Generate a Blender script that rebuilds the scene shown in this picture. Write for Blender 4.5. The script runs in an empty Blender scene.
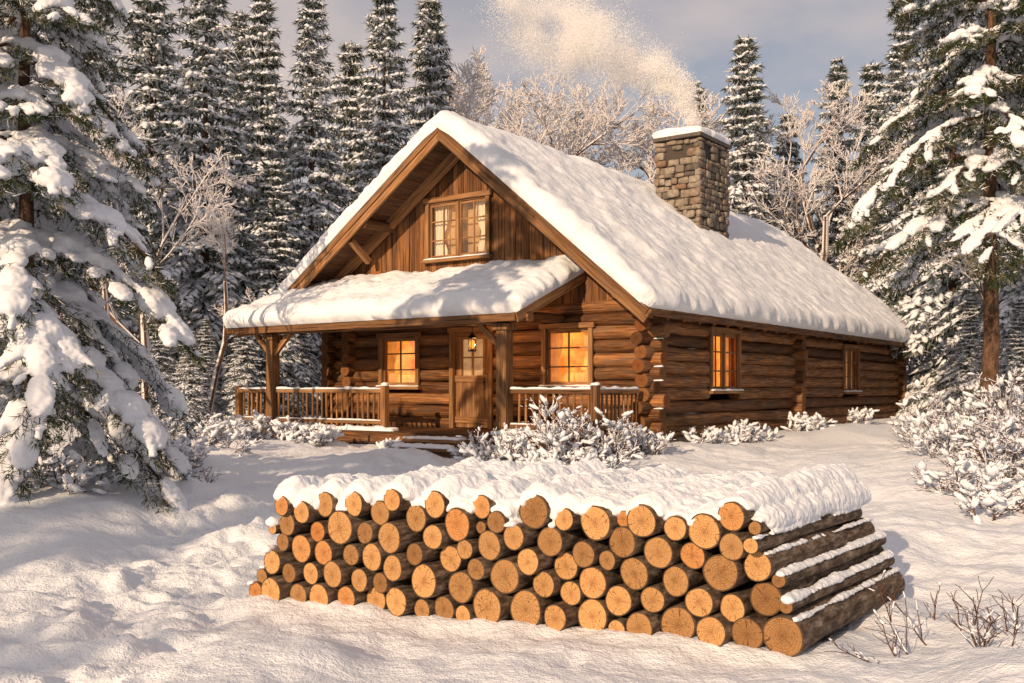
import bpy, math, numpy as np
from mathutils import Vector
rs = np.random.RandomState
D2R = math.radians
scene = bpy.context.scene

# ------------------------------------------------------------------ helpers
def h3(ix, iy, iz, seed):
    n = (ix*73856093) ^ (iy*19349663) ^ (iz*83492791) ^ (seed*26544357)
    n = n & 0xffffffff
    n = ((n ^ (n >> 13))*1274126177) & 0xffffffff
    n = n ^ (n >> 16)
    n = (n*668265263) & 0xffffffff
    n = n ^ (n >> 15)
    return n/4294967295.0

def vn(p, f=1.0, seed=0):
    p = np.asarray(p, float)*f
    i = np.floor(p).astype(np.int64); t = p-i
    t = t*t*(3-2*t)
    x, y, z = i[..., 0], i[..., 1], i[..., 2]
    a, b, c = t[..., 0], t[..., 1], t[..., 2]
    def L(u, v, w): return u+(v-u)*w
    c00 = L(h3(x, y, z, seed), h3(x+1, y, z, seed), a)
    c10 = L(h3(x, y+1, z, seed), h3(x+1, y+1, z, seed), a)
    c01 = L(h3(x, y, z+1, seed), h3(x+1, y, z+1, seed), a)
    c11 = L(h3(x, y+1, z+1, seed), h3(x+1, y+1, z+1, seed), a)
    return L(L(c00, c10, b), L(c01, c11, b), c)-0.5

def fbm(p, f=1.0, o=3, seed=0):
    s = 0; a = 1.0
    for k in range(o):
        s = s+a*vn(p, f*2.03**k, seed+k*7); a *= .5
    return s

def norm(v):
    v = np.asarray(v, float)
    return v/np.maximum(np.linalg.norm(v, axis=-1, keepdims=True), 1e-9)

class MB:
    def __init__(s):
        s.V = []; s.n = 0; s.F = []; s.M = []; s.S = []; s.U = []; s.R = []
    def add(s, V, F, mat=0, uv=None, rnd=0.0, smooth=True):
        V = np.asarray(V, float).reshape(-1, 3); F = np.asarray(F, np.int64)
        if len(F) == 0: return
        m, k = F.shape
        s.V.append(V); s.F.append(F+s.n); s.n += len(V)
        s.M.append(np.full(m, mat, np.int32)); s.S.append(np.full(m, smooth, bool))
        s.U.append(np.zeros((m*k, 2)) if uv is None else np.asarray(uv, float).reshape(-1, 2))
        r = np.empty(m); r[:] = rnd; s.R.append(r)
    def mesh(s, name, mats):
        me = bpy.data.meshes.new(name)
        V = np.concatenate(s.V)
        cnt = np.concatenate([np.full(len(f), f.shape[1]) for f in s.F])
        lv = np.concatenate([f.ravel() for f in s.F])
        me.vertices.add(len(V)); me.vertices.foreach_set("co", V.ravel())
        me.loops.add(len(lv)); me.loops.foreach_set("vertex_index", lv.astype(np.int32))
        me.polygons.add(len(cnt))
        st = np.concatenate([[0], np.cumsum(cnt)[:-1]]).astype(np.int32)
        me.polygons.foreach_set("loop_start", st)
        me.polygons.foreach_set("material_index", np.concatenate(s.M))
        me.update(calc_edges=True)
        me.polygons.foreach_set("use_smooth", np.concatenate(s.S))
        uvl = me.uv_layers.new(name="UVMap")
        uvl.data.foreach_set("uv", np.concatenate(s.U).ravel())
        at = me.attributes.new("rnd", 'FLOAT', 'FACE')
        at.data.foreach_set("value", np.concatenate(s.R))
        for m in mats: me.materials.append(m)
        me.update()
        return me
    def obj(s, name, mats, parent=None, loc=None):
        o = bpy.data.objects.new(name, s.mesh(name, mats))
        scene.collection.objects.link(o)
        if parent: o.parent = parent
        if loc is not None: o.location = loc
        return o

def empty(name, loc=(0, 0, 0), rz=0):
    e = bpy.data.objects.new(name, None); scene.collection.objects.link(e)
    e.location = loc; e.rotation_euler[2] = rz; e.empty_display_size = .3
    return e

def frame_of(d):
    d = norm(d); u = np.array([0, 0, 1.]) if abs(d[2]) < .9 else np.array([1., 0, 0])
    a = norm(np.cross(u, d)); b = np.cross(d, a)
    return d, a, b

def beam(mb, p0, p1, w, h, up=(0, 0, 1), mat=0, rnd=None, rng=rs(3)):
    p0 = np.array(p0, float); p1 = np.array(p1, float)
    d = norm(p1-p0); up = np.array(up, float)
    if abs(np.dot(d, up)) > .95: up = np.array([1., 0, 0])
    a = norm(np.cross(up, d)); b = np.cross(d, a)
    V = []
    for p in (p0, p1):
        for sa, sb in ((-1, -1), (1, -1), (1, 1), (-1, 1)):
            V.append(p+a*sa*w/2+b*sb*h/2)
    F = [[0, 1, 5, 4], [1, 2, 6, 5], [2, 3, 7, 6], [3, 0, 4, 7], [3, 2, 1, 0], [4, 5, 6, 7]]
    L = np.linalg.norm(p1-p0); uo = rng.rand()*10; vo = rng.rand()*10
    uv = []
    for i, ww in enumerate((w, h, w, h)):
        uv.append([(uo, vo+i*.31), (uo, vo+i*.31+ww), (uo+L, vo+i*.31+ww), (uo+L, vo+i*.31)])
    for i in range(2):
        uv.append([(uo, vo), (uo+w, vo), (uo+w, vo+h), (uo, vo+h)])
    mb.add(V, F, mat, uv, rng.rand() if rnd is None else rnd, False)

def tube(mb, pts, rad, n=10, mat=0, capmat=None, rnd=0., wob=0., seed=0, irr=0.):
    pts = np.array(pts, float); k = len(pts)
    rad = np.broadcast_to(np.array(rad, float), (k,)).copy()
    d, a, b = frame_of(pts[-1]-pts[0])
    an = np.arange(n)*2*np.pi/n
    prof = 1+irr*np.array([math.sin(2*t+seed)+.6*math.sin(3*t+seed*1.7)+.4*math.sin(5*t+seed*2.3) for t in an])
    ring = np.cos(an)[:, None]*a+np.sin(an)[:, None]*b
    V = pts[:, None]+ring[None]*(rad[:, None]*prof[None])[..., None]
    if wob:
        nn = fbm(V+seed*3.1, 3.0, 2, seed % 1000)
        V = V+ring[None]*(nn*wob*rad[:, None])[..., None]
    idx = np.arange(k*n).reshape(k, n)
    A = idx[:-1]; B = np.roll(idx, -1, 1)[:-1]; C = np.roll(idx, -1, 1)[1:]; E = idx[1:]
    F = np.stack([A, B, C, E], -1).reshape(-1, 4)
    L = np.concatenate([[0], np.cumsum(np.linalg.norm(np.diff(pts, axis=0), axis=1))])+seed*1.37 % 7
    r0 = rad.mean(); va = np.arange(n+1)*2*np.pi/n*r0
    U = np.zeros((k-1, n, 4, 2))
    U[:, :, 0, 0] = L[:-1, None]; U[:, :, 1, 0] = L[:-1, None]; U[:, :, 2, 0] = L[1:, None]; U[:, :, 3, 0] = L[1:, None]
    U[:, :, 0, 1] = va[None, :-1]; U[:, :, 1, 1] = va[None, 1:]; U[:, :, 2, 1] = va[None, 1:]; U[:, :, 3, 1] = va[None, :-1]
    mb.add(V.reshape(-1, 3), F, mat, U, rnd, True)
    if capmat is not None:
        for e in (0, k-1):
            rv = V[e]; c = pts[e]
            VV = np.vstack([rv, c[None]])
            f = []; u = []
            for i in range(n):
                j = (i+1) % n
                p = (math.cos(an[i]), math.sin(an[i])); q = (math.cos(an[j]), math.sin(an[j]))
                if e == 0: f.append([j, i, n]); u += [q, p, (0, 0)]
                else: f.append([i, j, n]); u += [p, q, (0, 0)]
            mb.add(VV, f, capmat, u, rnd, False)

# templates
def ico(sub):
    import bmesh
    bm = bmesh.new(); bmesh.ops.create_icosphere(bm, subdivisions=sub, radius=1)
    bm.verts.ensure_lookup_table()
    V = np.array([v.co[:] for v in bm.verts]); F = np.array([[v.index for v in f.verts] for f in bm.faces]); bm.free()
    return V, F
ICO1 = ico(1); ICO2 = ico(2)
OCT = (np.array([[1, 0, 0], [-1, 0, 0], [0, 1, 0], [0, -1, 0], [0, 0, 1], [0, 0, -1.]]),
       np.array([[0, 2, 4], [2, 1, 4], [1, 3, 4], [3, 0, 4], [2, 0, 5], [1, 2, 5], [3, 1, 5], [0, 3, 5]]))

def blobs(mb, C, X, Y, Z, tpl=OCT, mat=0, rnd=0.):
    T, F = tpl; C = np.asarray(C, float); n = len(C)
    if n == 0: return
    V = C[:, None]+T[None, :, 0, None]*X[:, None]+T[None, :, 1, None]*Y[:, None]+T[None, :, 2, None]*Z[:, None]
    FF = (F[None]+(np.arange(n)*len(T))[:, None, None]).reshape(-1, 3)
    mb.add(V.reshape(-1, 3), FF, mat, None, rnd if np.isscalar(rnd) else np.repeat(rnd, len(F)), True)

def segs(mb, P0, P1, R0, R1, n=3, mat=0, rnd=0.):
    P0 = np.asarray(P0, float); P1 = np.asarray(P1, float)
    m = len(P0)
    if m == 0: return
    R0 = np.asarray(R0, float); R1 = np.asarray(R1, float)
    d = norm(P1-P0)
    up = np.tile([0, 0, 1.], (m, 1)); up[np.abs(d[:, 2]) > .9] = [1, 0, 0]
    a = norm(np.cross(up, d)); b = np.cross(d, a)
    an = np.arange(n)*2*np.pi/n+.5
    r = np.cos(an)[None, :, None]*a[:, None]+np.sin(an)[None, :, None]*b[:, None]
    V = np.concatenate([P0[:, None]+r*R0[:, None, None], P1[:, None]+r*R1[:, None, None]], 1)
    i = np.arange(n); j = (i+1) % n
    f = np.stack([i, j, j+n, i+n], 1)
    F = (f[None]+(np.arange(m)*2*n)[:, None, None]).reshape(-1, 4)
    mb.add(V.reshape(-1, 3), F, mat, None, rnd, True)

def needles(mb, P, D, L, K, ln, wd, rng, spread=.55, down=.2, mat=0):
    n = len(P)
    u = rng.rand(n, K, 1)
    st = P[:, None]+D[:, None]*(L[:, None, None]*u)
    nd = norm(D[:, None]*.6+rng.randn(n, K, 3)*spread+np.array([0, 0, -down]))
    le = ln*(.6+.8*rng.rand(n, K, 1))
    en = st+nd*le
    wv = norm(np.cross(nd, rng.randn(n, K, 3)))*wd
    V = np.stack([st-wv, st+wv, en], 2).reshape(-1, 3)
    F = np.arange(n*K*3).reshape(-1, 3)
    mb.add(V, F, mat, None, np.repeat(rng.rand(n), K), False)

# ------------------------------------------------------------------ materials
def newmat(name):
    m = bpy.data.materials.new(name); m.use_nodes = True
    nt = m.node_tree; b = nt.nodes["Principled BSDF"]
    return m, nt, b
def N(nt, t, **kw):
    n = nt.nodes.new(t)
    for k, v in kw.items():
        if k in n.inputs: n.inputs[k].default_value = v
        else: setattr(n, k, v)
    return n
def lk(nt, a, b): nt.links.new(a, b)
def ramp(nt, fac, stops):
    r = nt.nodes.new("ShaderNodeValToRGB"); e = r.color_ramp.elements
    while len(e) < len(stops): e.new(.5)
    for x, (p, c) in zip(e, stops):
        x.position = p; x.color = (*c, 1) if len(c) == 3 else c
    lk(nt, fac, r.inputs[0]); return r.outputs[0]
def mixc(nt, fac, a, b, mode='MIX'):
    m = nt.nodes.new("ShaderNodeMix"); m.data_type = 'RGBA'; m.blend_type = mode
    for s, v in ((m.inputs[0], fac), (m.inputs[6], a), (m.inputs[7], b)):
        if isinstance(v, bpy.types.NodeSocket): lk(nt, v, s)
        else: s.default_value = v if not isinstance(v, tuple) or len(v) == 4 else (*v, 1)
    return m.outputs[2]
def noise(nt, vec, scale, detail=4, rough=.55, w=None):
    n = N(nt, "ShaderNodeTexNoise"); n.inputs["Scale"].default_value = scale
    n.inputs["Detail"].default_value = detail; n.inputs["Roughness"].default_value = rough
    if w is not None:
        n.noise_dimensions = '4D'; lk(nt, w, n.inputs["W"])
    lk(nt, vec, n.inputs["Vector"]); return n.outputs[0]
def mth(nt, op, a, b=None, clamp=False):
    m = nt.nodes.new("ShaderNodeMath"); m.operation = op; m.use_clamp = clamp
    for s, v in zip(m.inputs, (a, b)):
        if v is None: continue
        if isinstance(v, (int, float)): s.default_value = v
        else: lk(nt, v, s)
    return m.outputs[0]
def bump(nt, b, h, st, dist=.02):
    n = N(nt, "ShaderNodeBump"); n.inputs["Strength"].default_value = st; n.inputs["Distance"].default_value = dist
    lk(nt, h, n.inputs["Height"]); lk(nt, n.outputs[0], b.inputs["Normal"])
def attr(nt):
    a = nt.nodes.new("ShaderNodeAttribute"); a.attribute_name = "rnd"; return a.outputs["Fac"]

def wood(name, dark, mid, light, grey=0.25, us=1.6, vs=22, b=.6):
    m, nt, bs = newmat(name)
    tc = N(nt, "ShaderNodeTexCoord"); mp = N(nt, "ShaderNodeMapping"); mp.inputs["Scale"].default_value = (us, vs, 1)
    lk(nt, tc.outputs["UV"], mp.inputs["Vector"]); r = attr(nt); w = mth(nt, 'MULTIPLY', r, 37.)
    n1 = noise(nt, mp.outputs[0], 1.0, 4, .65, w)
    mp2 = N(nt, "ShaderNodeMapping"); mp2.inputs["Scale"].default_value = (1.1, 3, 1); lk(nt, tc.outputs["UV"], mp2.inputs["Vector"])
    n2 = noise(nt, mp2.outputs[0], 1.3, 2, .5, w)
    mp3 = N(nt, "ShaderNodeMapping"); mp3.inputs["Scale"].default_value = (.9, 34, 1); lk(nt, tc.outputs["UV"], mp3.inputs["Vector"])
    n3 = noise(nt, mp3.outputs[0], 1.0, 1, .4, w)
    c = ramp(nt, n1, [(.28, dark), (.5, mid), (.72, light)])
    g = ramp(nt, n2, [(.42, (0, 0, 0)), (.72, (grey,)*3)])
    c = mixc(nt, g, c, (.15, .11, .085))
    t = ramp(nt, r, [(0, (.5, .46, .44)), (.5, (.95, .95, .95)), (1, (1.3, 1.25, 1.2))])
    c = mixc(nt, 1.0, c, t, 'MULTIPLY')
    ck = ramp(nt, n3, [(.32, (.12, .1, .08)), (.40, (1, 1, 1))])
    c = mixc(nt, .85, c, ck, 'MULTIPLY')
    lk(nt, c, bs.inputs["Base Color"]); bs.inputs["Roughness"].default_value = .75
    bs.inputs["Specular IOR Level"].default_value = .25
    bump(nt, bs, n1, b, .025)
    return m
M_log = wood("log_wood", (.04, .017, .007), (.20, .088, .031), (.48, .24, .092), .6)
M_board = wood("board_wood", (.06, .024, .009), (.20, .086, .029), (.38, .18, .065), .4, 1.2, 18)
M_trim = wood("trim_wood", (.10, .05, .02), (.26, .13, .052), (.44, .25, .11), .35, 1.2, 18, .4)
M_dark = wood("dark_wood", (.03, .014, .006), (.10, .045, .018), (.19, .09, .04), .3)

def endgrain(name, a, b_, bark):
    m, nt, bs = newmat(name)
    tc = N(nt, "ShaderNodeTexCoord"); r = attr(nt); w = mth(nt, 'MULTIPLY', r, 53.)
    ln = N(nt, "ShaderNodeVectorMath", operation='LENGTH'); lk(nt, tc.outputs["UV"], ln.inputs[0])
    n1 = noise(nt, tc.outputs["UV"], 1.6, 2, .5, w)
    rr = mth(nt, 'ADD', ln.outputs["Value"], mth(nt, 'MULTIPLY', n1, .35))
    rg = mth(nt, 'SINE', mth(nt, 'MULTIPLY', rr, 48.))
    rg2 = mth(nt, 'MULTIPLY', mth(nt, 'ADD', rg, 1.), .5)
    n4 = noise(nt, tc.outputs["UV"], 14, 3, .7, w)
    c = mixc(nt, mth(nt, 'MULTIPLY', rg2, .55), b_, a)
    hc = ramp(nt, rr, [(.05, (.6, .5, .42)), (.5, (1, .98, .95)), (1., (1.12, 1.1, 1.05))])
    c = mixc(nt, 1., c, hc, 'MULTIPLY')
    c = mixc(nt, 1., c, ramp(nt, n4, [(.25, (.5, .46, .44)), (.6, (1.05, 1.05, 1.05))]), 'MULTIPLY')
    tint = ramp(nt, r, [(0, (.5, .45, .42)), (.3, (.8, .78, .76)), (.5, (1, .97, .93)), (.8, (1.12, 1.1, 1.08)), (1, (.9, .66, .5))])
    c = mixc(nt, 1., c, tint, 'MULTIPLY')
    sx = N(nt, "ShaderNodeSeparateXYZ"); lk(nt, tc.outputs["UV"], sx.inputs[0])
    ang = mth(nt, 'ARCTAN2', sx.outputs[1], sx.outputs[0])
    cx = N(nt, "ShaderNodeCombineXYZ"); lk(nt, mth(nt, 'MULTIPLY', ang, 2.2), cx.inputs[0]); lk(nt, mth(nt, 'MULTIPLY', ln.outputs["Value"], .5), cx.inputs[1])
    n5 = noise(nt, cx.outputs[0], 1.3, 1, .4, w)
    crk = ramp(nt, mth(nt, 'ABSOLUTE', mth(nt, 'SUBTRACT', n5, .5)), [(.004, (.2, .13, .08)), (.014, (1, 1, 1))])
    c = mixc(nt, .75, c, crk, 'MULTIPLY')
    e = mth(nt, 'ADD', ln.outputs["Value"], mth(nt, 'MULTIPLY', mth(nt, 'SUBTRACT', n4, .5), .06))
    ed = ramp(nt, e, [(.90, (0, 0, 0)), (.93, (1, 1, 1))])
    c = mixc(nt, ed, c, bark)
    lk(nt, c, bs.inputs["Base Color"]); bs.inputs["Roughness"].default_value = .8
    bs.inputs["Specular IOR Level"].default_value = .2
    bump(nt, bs, mth(nt, 'ADD', mth(nt, 'MULTIPLY', rg2, .3), n4), .35, .01)
    return m
M_fend = endgrain("cut_end", (.62, .40, .20), (.46, .26, .11), (.08, .05, .03))
M_lend = endgrain("cabin_log_end", (.30, .15, .06), (.17, .08, .03), (.10, .05, .025))

def barkmat(name, c0, c1, c2, sc=1.):
    m, nt, bs = newmat(name)
    tc = N(nt, "ShaderNodeTexCoord"); mp = N(nt, "ShaderNodeMapping"); mp.inputs["Scale"].default_value = (7*sc, 26*sc, 1)
    lk(nt, tc.outputs["UV"], mp.inputs["Vector"]); r = attr(nt); w = mth(nt, 'MULTIPLY', r, 31.)
    n1 = noise(nt, mp.outputs[0], 1., 4, .65, w); n2 = noise(nt, tc.outputs["Object"], 3., 2, .6)
    c = ramp(nt, n1, [(.32, c0), (.5, c1), (.7, c2)])
    c = mixc(nt, 1., c, ramp(nt, n2, [(.3, (.7, .65, .6)), (.7, (1.2, 1.2, 1.2))]), 'MULTIPLY')
    lk(nt, c, bs.inputs["Base Color"]); bs.inputs["Roughness"].default_value = .9
    bs.inputs["Specular IOR Level"].default_value = .15
    bump(nt, bs, n1, .9, .03); return m
M_bark = barkmat("firewood_bark", (.035, .024, .017), (.13, .095, .07), (.32, .26, .21))
M_tbark = barkmat("tree_bark", (.03, .02, .014), (.10, .06, .04), (.20, .13, .09), .6)

def snowmat(name, sc=1., amt=.35, col=(.76, .80, .87)):
    m = bpy.data.materials.new(name); m.use_nodes = True; nt = m.node_tree; nt.nodes.clear()
    o = N(nt, "ShaderNodeOutputMaterial"); bs = N(nt, "ShaderNodeBsdfDiffuse"); lk(nt, bs.outputs[0], o.inputs[0])
    tc = N(nt, "ShaderNodeTexCoord")
    n1 = noise(nt, tc.outputs["Object"], 9*sc, 4, .78)
    bs.inputs[0].default_value = (*col, 1)
    bump(nt, bs, n1, amt, .05)
    return m
M_snow = snowmat("snow", 1., .5); M_gsnow = snowmat("ground_snow", .9, .8)
def plain(name, col, rough=.8):
    m = bpy.data.materials.new(name); m.use_nodes = True; nt = m.node_tree; nt.nodes.clear()
    o = N(nt, "ShaderNodeOutputMaterial"); d = N(nt, "ShaderNodeBsdfDiffuse"); lk(nt, d.outputs[0], o.inputs[0])
    if isinstance(col, list): lk(nt, ramp(nt, attr(nt), col), d.inputs[0])
    else: d.inputs[0].default_value = (*col, 1)
    return m
M_bsnow = plain("bough_snow", (.74, .78, .86))
M_needle = plain("spruce_needles", [(0, (.02, .034, .017)), (.5, (.05, .07, .03)), (.8, (.12, .11, .06)), (1, (.28, .27, .24))])
M_fneedle = plain("frost_haze_spruce_needles", [(0, (.03, .045, .032)), (.5, (.075, .095, .07)), (.8, (.2, .21, .2)), (1, (.48, .48, .5))])  # hoarfrost tones, paled further to paint in aerial haze
M_frost = plain("frosted_twig", (.72, .70, .72))
M_twig = plain("twig_bark", (.12, .07, .05))

m, nt, bs = newmat("field_stone"); M_stone = m
tc = N(nt, "ShaderNodeTexCoord"); r = attr(nt)
n1 = noise(nt, tc.outputs["Object"], 9, 4, .65)
c = ramp(nt, r, [(0, (.10, .085, .075)), (.35, (.22, .18, .14)), (.65, (.30, .26, .21)), (1, (.20, .12, .08))])
c = mixc(nt, 1., c, ramp(nt, n1, [(.3, (.5, .5, .5)), (.7, (1.3, 1.3, 1.3))]), 'MULTIPLY')
lk(nt, c, bs.inputs["Base Color"]); bs.inputs["Roughness"].default_value = .85; bump(nt, bs, n1, .8, .03)
m, nt, bs = newmat("mortar"); M_mortar = m
bs.inputs["Base Color"].default_value = (.06, .05, .042, 1); bs.inputs["Roughness"].default_value = .95
m, nt, bs = newmat("dark_metal"); M_metal = m
bs.inputs["Base Color"].default_value = (.02, .018, .016, 1); bs.inputs["Metallic"].default_value = .8; bs.inputs["Roughness"].default_value = .45

def glow(name, c0, c1, st, sc=2.):
    m, nt, bs = newmat(name)
    tc = N(nt, "ShaderNodeTexCoord"); n1 = noise(nt, tc.outputs["Object"], sc, 3, .6)
    c = ramp(nt, n1, [(.35, c0), (.65, c1)])
    lk(nt, c, bs.inputs["Emission Color"]); bs.inputs["Emission Strength"].default_value = st
    bs.inputs["Base Color"].default_value = (.3, .2, .1, 1)
    return m
M_glow = glow("lit_room", (.75, .13, .008), (1., .38, .045), 1.3, 3.2)
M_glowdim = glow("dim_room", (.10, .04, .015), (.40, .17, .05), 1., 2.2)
M_curtain = glow("lit_curtain", (.50, .11, .012), (.85, .26, .035), .95, 3.)
m, nt, bs = newmat("pale_curtain"); M_pcurt = m
bs.inputs["Base Color"].default_value = (.55, .46, .34, 1); bs.inputs["Emission Color"].default_value = (.8, .4, .15, 1); bs.inputs["Emission Strength"].default_value = .2
m = bpy.data.materials.new("window_glass"); m.use_nodes = True; nt = m.node_tree; nt.nodes.clear(); M_glass = m
o = N(nt, "ShaderNodeOutputMaterial"); mx = N(nt, "ShaderNodeMixShader"); fr = N(nt, "ShaderNodeFresnel"); fr.inputs[0].default_value = 1.4
tr = N(nt, "ShaderNodeBsdfTransparent"); gl = N(nt, "ShaderNodeBsdfGlossy"); gl.inputs["Roughness"].default_value = .05
lk(nt, fr.outputs[0], mx.inputs[0]); lk(nt, tr.outputs[0], mx.inputs[1]); lk(nt, gl.outputs[0], mx.inputs[2]); lk(nt, mx.outputs[0], o.inputs[0])

# ------------------------------------------------------------------ terrain
C0 = np.array([2.84, 20.8]); CA = math.atan2(.81, .587); CZ = .8
dd = np.array([math.cos(CA), math.sin(CA)]); ww = np.array([-dd[1], dd[0]])
def to_local(x, y):
    a = x-C0[0]; b = y-C0[1]
    return a*dd[0]+b*dd[1], a*ww[0]+b*ww[1]
def to_world(t, w, z=0):
    return np.array([C0[0]+dd[0]*t+ww[0]*w, C0[1]+dd[1]*t+ww[1]*w, CZ+z])
PL = norm(np.array([.60, .80])); PQ = np.array([-PL[1], PL[0]]); P0 = np.array([2.0, 6.58]); PLEN = 2.3; SKW = .27
path = np.array([[-2.2, 3.5], [-2.75, 6.0], [-3.05, 8.4], [-3.5, 12.5], [-3.2, 16.6], [-1.6, 19.2]])
prng = rs(5); prints = []
for k in range(len(path)-1):
    a, b = path[k], path[k+1]; L = np.linalg.norm(b-a); d = (b-a)/L; nrm = np.array([-d[1], d[0]])
    for lane in (-.4, .35):
        s = prng.rand()*.3; sd = 1
        while s < L:
            p = a+d*s+nrm*(lane+sd*.13+prng.randn()*.1)
            prints.append((p[0], p[1], math.atan2(d[1], d[0])+prng.randn()*.25)); s += .4+prng.rand()*.2; sd = -sd
for k in range(30):
    prints.append((prng.uniform(-5, 1.5), prng.uniform(4.5, 19), prng.rand()*3))
def seg_dist(x, y):
    d = np.full(x.shape, 99.)
    for k in range(len(path)-1):
        a, b = path[k], path[k+1]; v = b-a; t = np.clip(((x-a[0])*v[0]+(y-a[1])*v[1])/(v@v), 0, 1)
        d = np.minimum(d, np.hypot(x-a[0]-t*v[0], y-a[1]-t*v[1]))
    return d
def Hbase(x, y):
    x = np.asarray(x, float); y = np.asarray(y, float)
    z = np.interp(y, [-80, 7, 13, 19.5, 24, 40, 90, 700], [-.3, 0, .13, .42, .70, 1.0, 1.6, 14])
    p = np.stack([x, y, np.zeros_like(x)], -1)
    far = np.clip((np.hypot(x, y-15)-40)/60, 0, 1)
    z = z+fbm(p, .35, 3, 11)*.24*(1+far*6)
    for cx, cy, s, h in ((-6.2, 12, 1.7, .40), (-4.6, 13.3, 1.1, .15), (3.5, 5.3, .8, .24), (8.5, 17, 2.2, .3), (6.5, 14, 1.6, .15), (-7.5, 19, 2, .25), (4.6, 10.5, 1.0, .12)):
        z = z+h*np.exp(-((x-cx)**2+(y-cy)**2)/(2*s*s))
    t, w = to_local(x, y)
    ins = np.clip(1-np.maximum(np.maximum(-t-0, t-18.8), np.maximum(-w, w-9.3))/1.6, 0, 1)
    z = z*(1-ins)+ins*(.68)
    f = (t > -3.2) & (t < 0) & (w > -.5) & (w < 10.6)
    z = np.where(f, np.minimum(z, .50), z)
    a = (x-P0[0])*PL[0]+(y-P0[1])*PL[1]; q = (x-P0[0])*PQ[0]+(y-P0[1])*PQ[1]
    a = a+SKW*q
    dx = np.maximum(np.maximum(-a, a-PLEN), np.maximum(-q, q-4.4))
    z = np.where(dx < 1.2, z*(1-np.clip(1-dx/1.2, 0, 1)), z)+.06*np.exp(-(dx/.2)**2)*(dx > -.2)
    return z
def Hfull(x, y):
    z = Hbase(x, y); p = np.stack([x, y, np.zeros_like(x)], -1)
    near = np.clip(1-(np.hypot(x, y-10)-18)/25, 0, 1)
    z = z+fbm(p, 1.1, 2, 21)*.13*near+fbm(p, 4.5, 4, 31)*.045*near
    d = seg_dist(x, y); pm = np.exp(-(d/.9)**4)
    z = z-.07*pm+fbm(p, 3.1, 4, 41)*.15*pm
    return z
def g0(x, y): return float(Hbase(np.array([x]), np.array([y]))[0])

ys = np.concatenate([-np.geomspace(600, 4, 22), np.arange(-2, 3.5, .4), np.arange(3.6, 12, .042), np.arange(12, 22, .085), np.arange(22, 60, .6), np.geomspace(61, 900, 30)])
xp = np.concatenate([np.arange(0, 5.5, .042), np.arange(5.5, 14, .12), np.arange(14, 40, .7), np.geomspace(41, 900, 26)])
xs = np.concatenate([-xp[:0:-1], xp])
X, Y = np.meshgrid(xs, ys, indexing='ij'); Z = Hfull(X, Y)
for (px, py, an) in prints:
    i0, i1 = np.searchsorted(xs, [px-.35, px+.35]); j0, j1 = np.searchsorted(ys, [py-.35, py+.35])
    x = X[i0:i1, j0:j1]-px; y = Y[i0:i1, j0:j1]-py
    a = x*math.cos(an)+y*math.sin(an); b = -x*math.sin(an)+y*math.cos(an)
    e = np.sqrt((a/.14)**2+(b/.075)**2)
    Z[i0:i1, j0:j1] += -prng.uniform(.02, .055)*np.exp(-e**3)+.012*np.exp(-((e-1.35)/.3)**2)
mb = MB(); nx, ny = X.shape; idx = np.arange(nx*ny).reshape(nx, ny)
F = np.stack([idx[:-1, :-1], idx[1:, :-1], idx[1:, 1:], idx[:-1, 1:]], -1).reshape(-1, 4)
mb.add(np.stack([X, Y, Z], -1), F); mb.obj("snowy_ground", [M_gsnow])

# ------------------------------------------------------------------ snow sheet helper
def nonuni(L, R, n_edge=7, step=.12):
    e = R*(1-np.cos(np.linspace(0, np.pi/2, n_edge)))
    m = np.arange(R+step, L-R-step*.5, step)
    return np.concatenate([e, m, L-e[::-1]])
def snow_sheet(mb, A, B, pos, nrmf, T, R=None, amp=.25, seed=0, step=.12, bulge=.35, mat=0, ff=2.2):
    R = R or T
    a = nonuni(A, R, step=step); b = nonuni(B, R, step=step)
    AA, BB = np.meshgrid(a, b, indexing='ij')
    P = pos(AA, BB); Nn = nrmf(AA, BB)
    ea = np.minimum(AA, A-AA); eb = np.minimum(BB, B-BB)
    e = np.where((ea < R) & (eb < R), R-np.minimum(R, np.hypot(R-np.minimum(ea, R), R-np.minimum(eb, R))), np.minimum(ea, eb))
    e = np.clip(e/R, 0, 1); prof = np.sqrt(np.clip(1-(1-e)**2, 0, 1))
    nz = fbm(P, ff, 5, seed)+.35*fbm(P, ff*5, 2, seed+3)
    th = T*prof*(1+amp*nz*1.6)
    top = P+Nn*th[..., None]
    h = 1e-2
    ua = norm(pos(np.clip(AA+h, 0, A), BB)-pos(np.clip(AA-h, 0, A), BB)); ub = norm(pos(AA, np.clip(BB+h, 0, B))-pos(AA, np.clip(BB-h, 0, B)))
    lump = (.55+1.2*fbm(P, 3.5, 4, seed+5))
    bl = bulge*T*np.sin(np.clip(prof, 0, 1)*np.pi)*lump
    top += ua*(np.where(AA > A/2, 1, -1)*bl*(ea < R))[..., None]+ub*(np.where(BB > B/2, 1, -1)*bl*(eb < R))[..., None]
    bot = P
    na, nb = AA.shape; idx = np.arange(na*nb).reshape(na, nb)
    q = np.stack([idx[:-1, :-1], idx[1:, :-1], idx[1:, 1:], idx[:-1, 1:]], -1).reshape(-1, 4)
    cr = np.cross(ua[na//2, nb//2], ub[na//2, nb//2])
    if np.dot(cr, Nn[na//2, nb//2]) < 0: q = q[:, ::-1]
    mb.add(top, q, mat)
    mb.add(bot, q[:, ::-1], mat)
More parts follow.
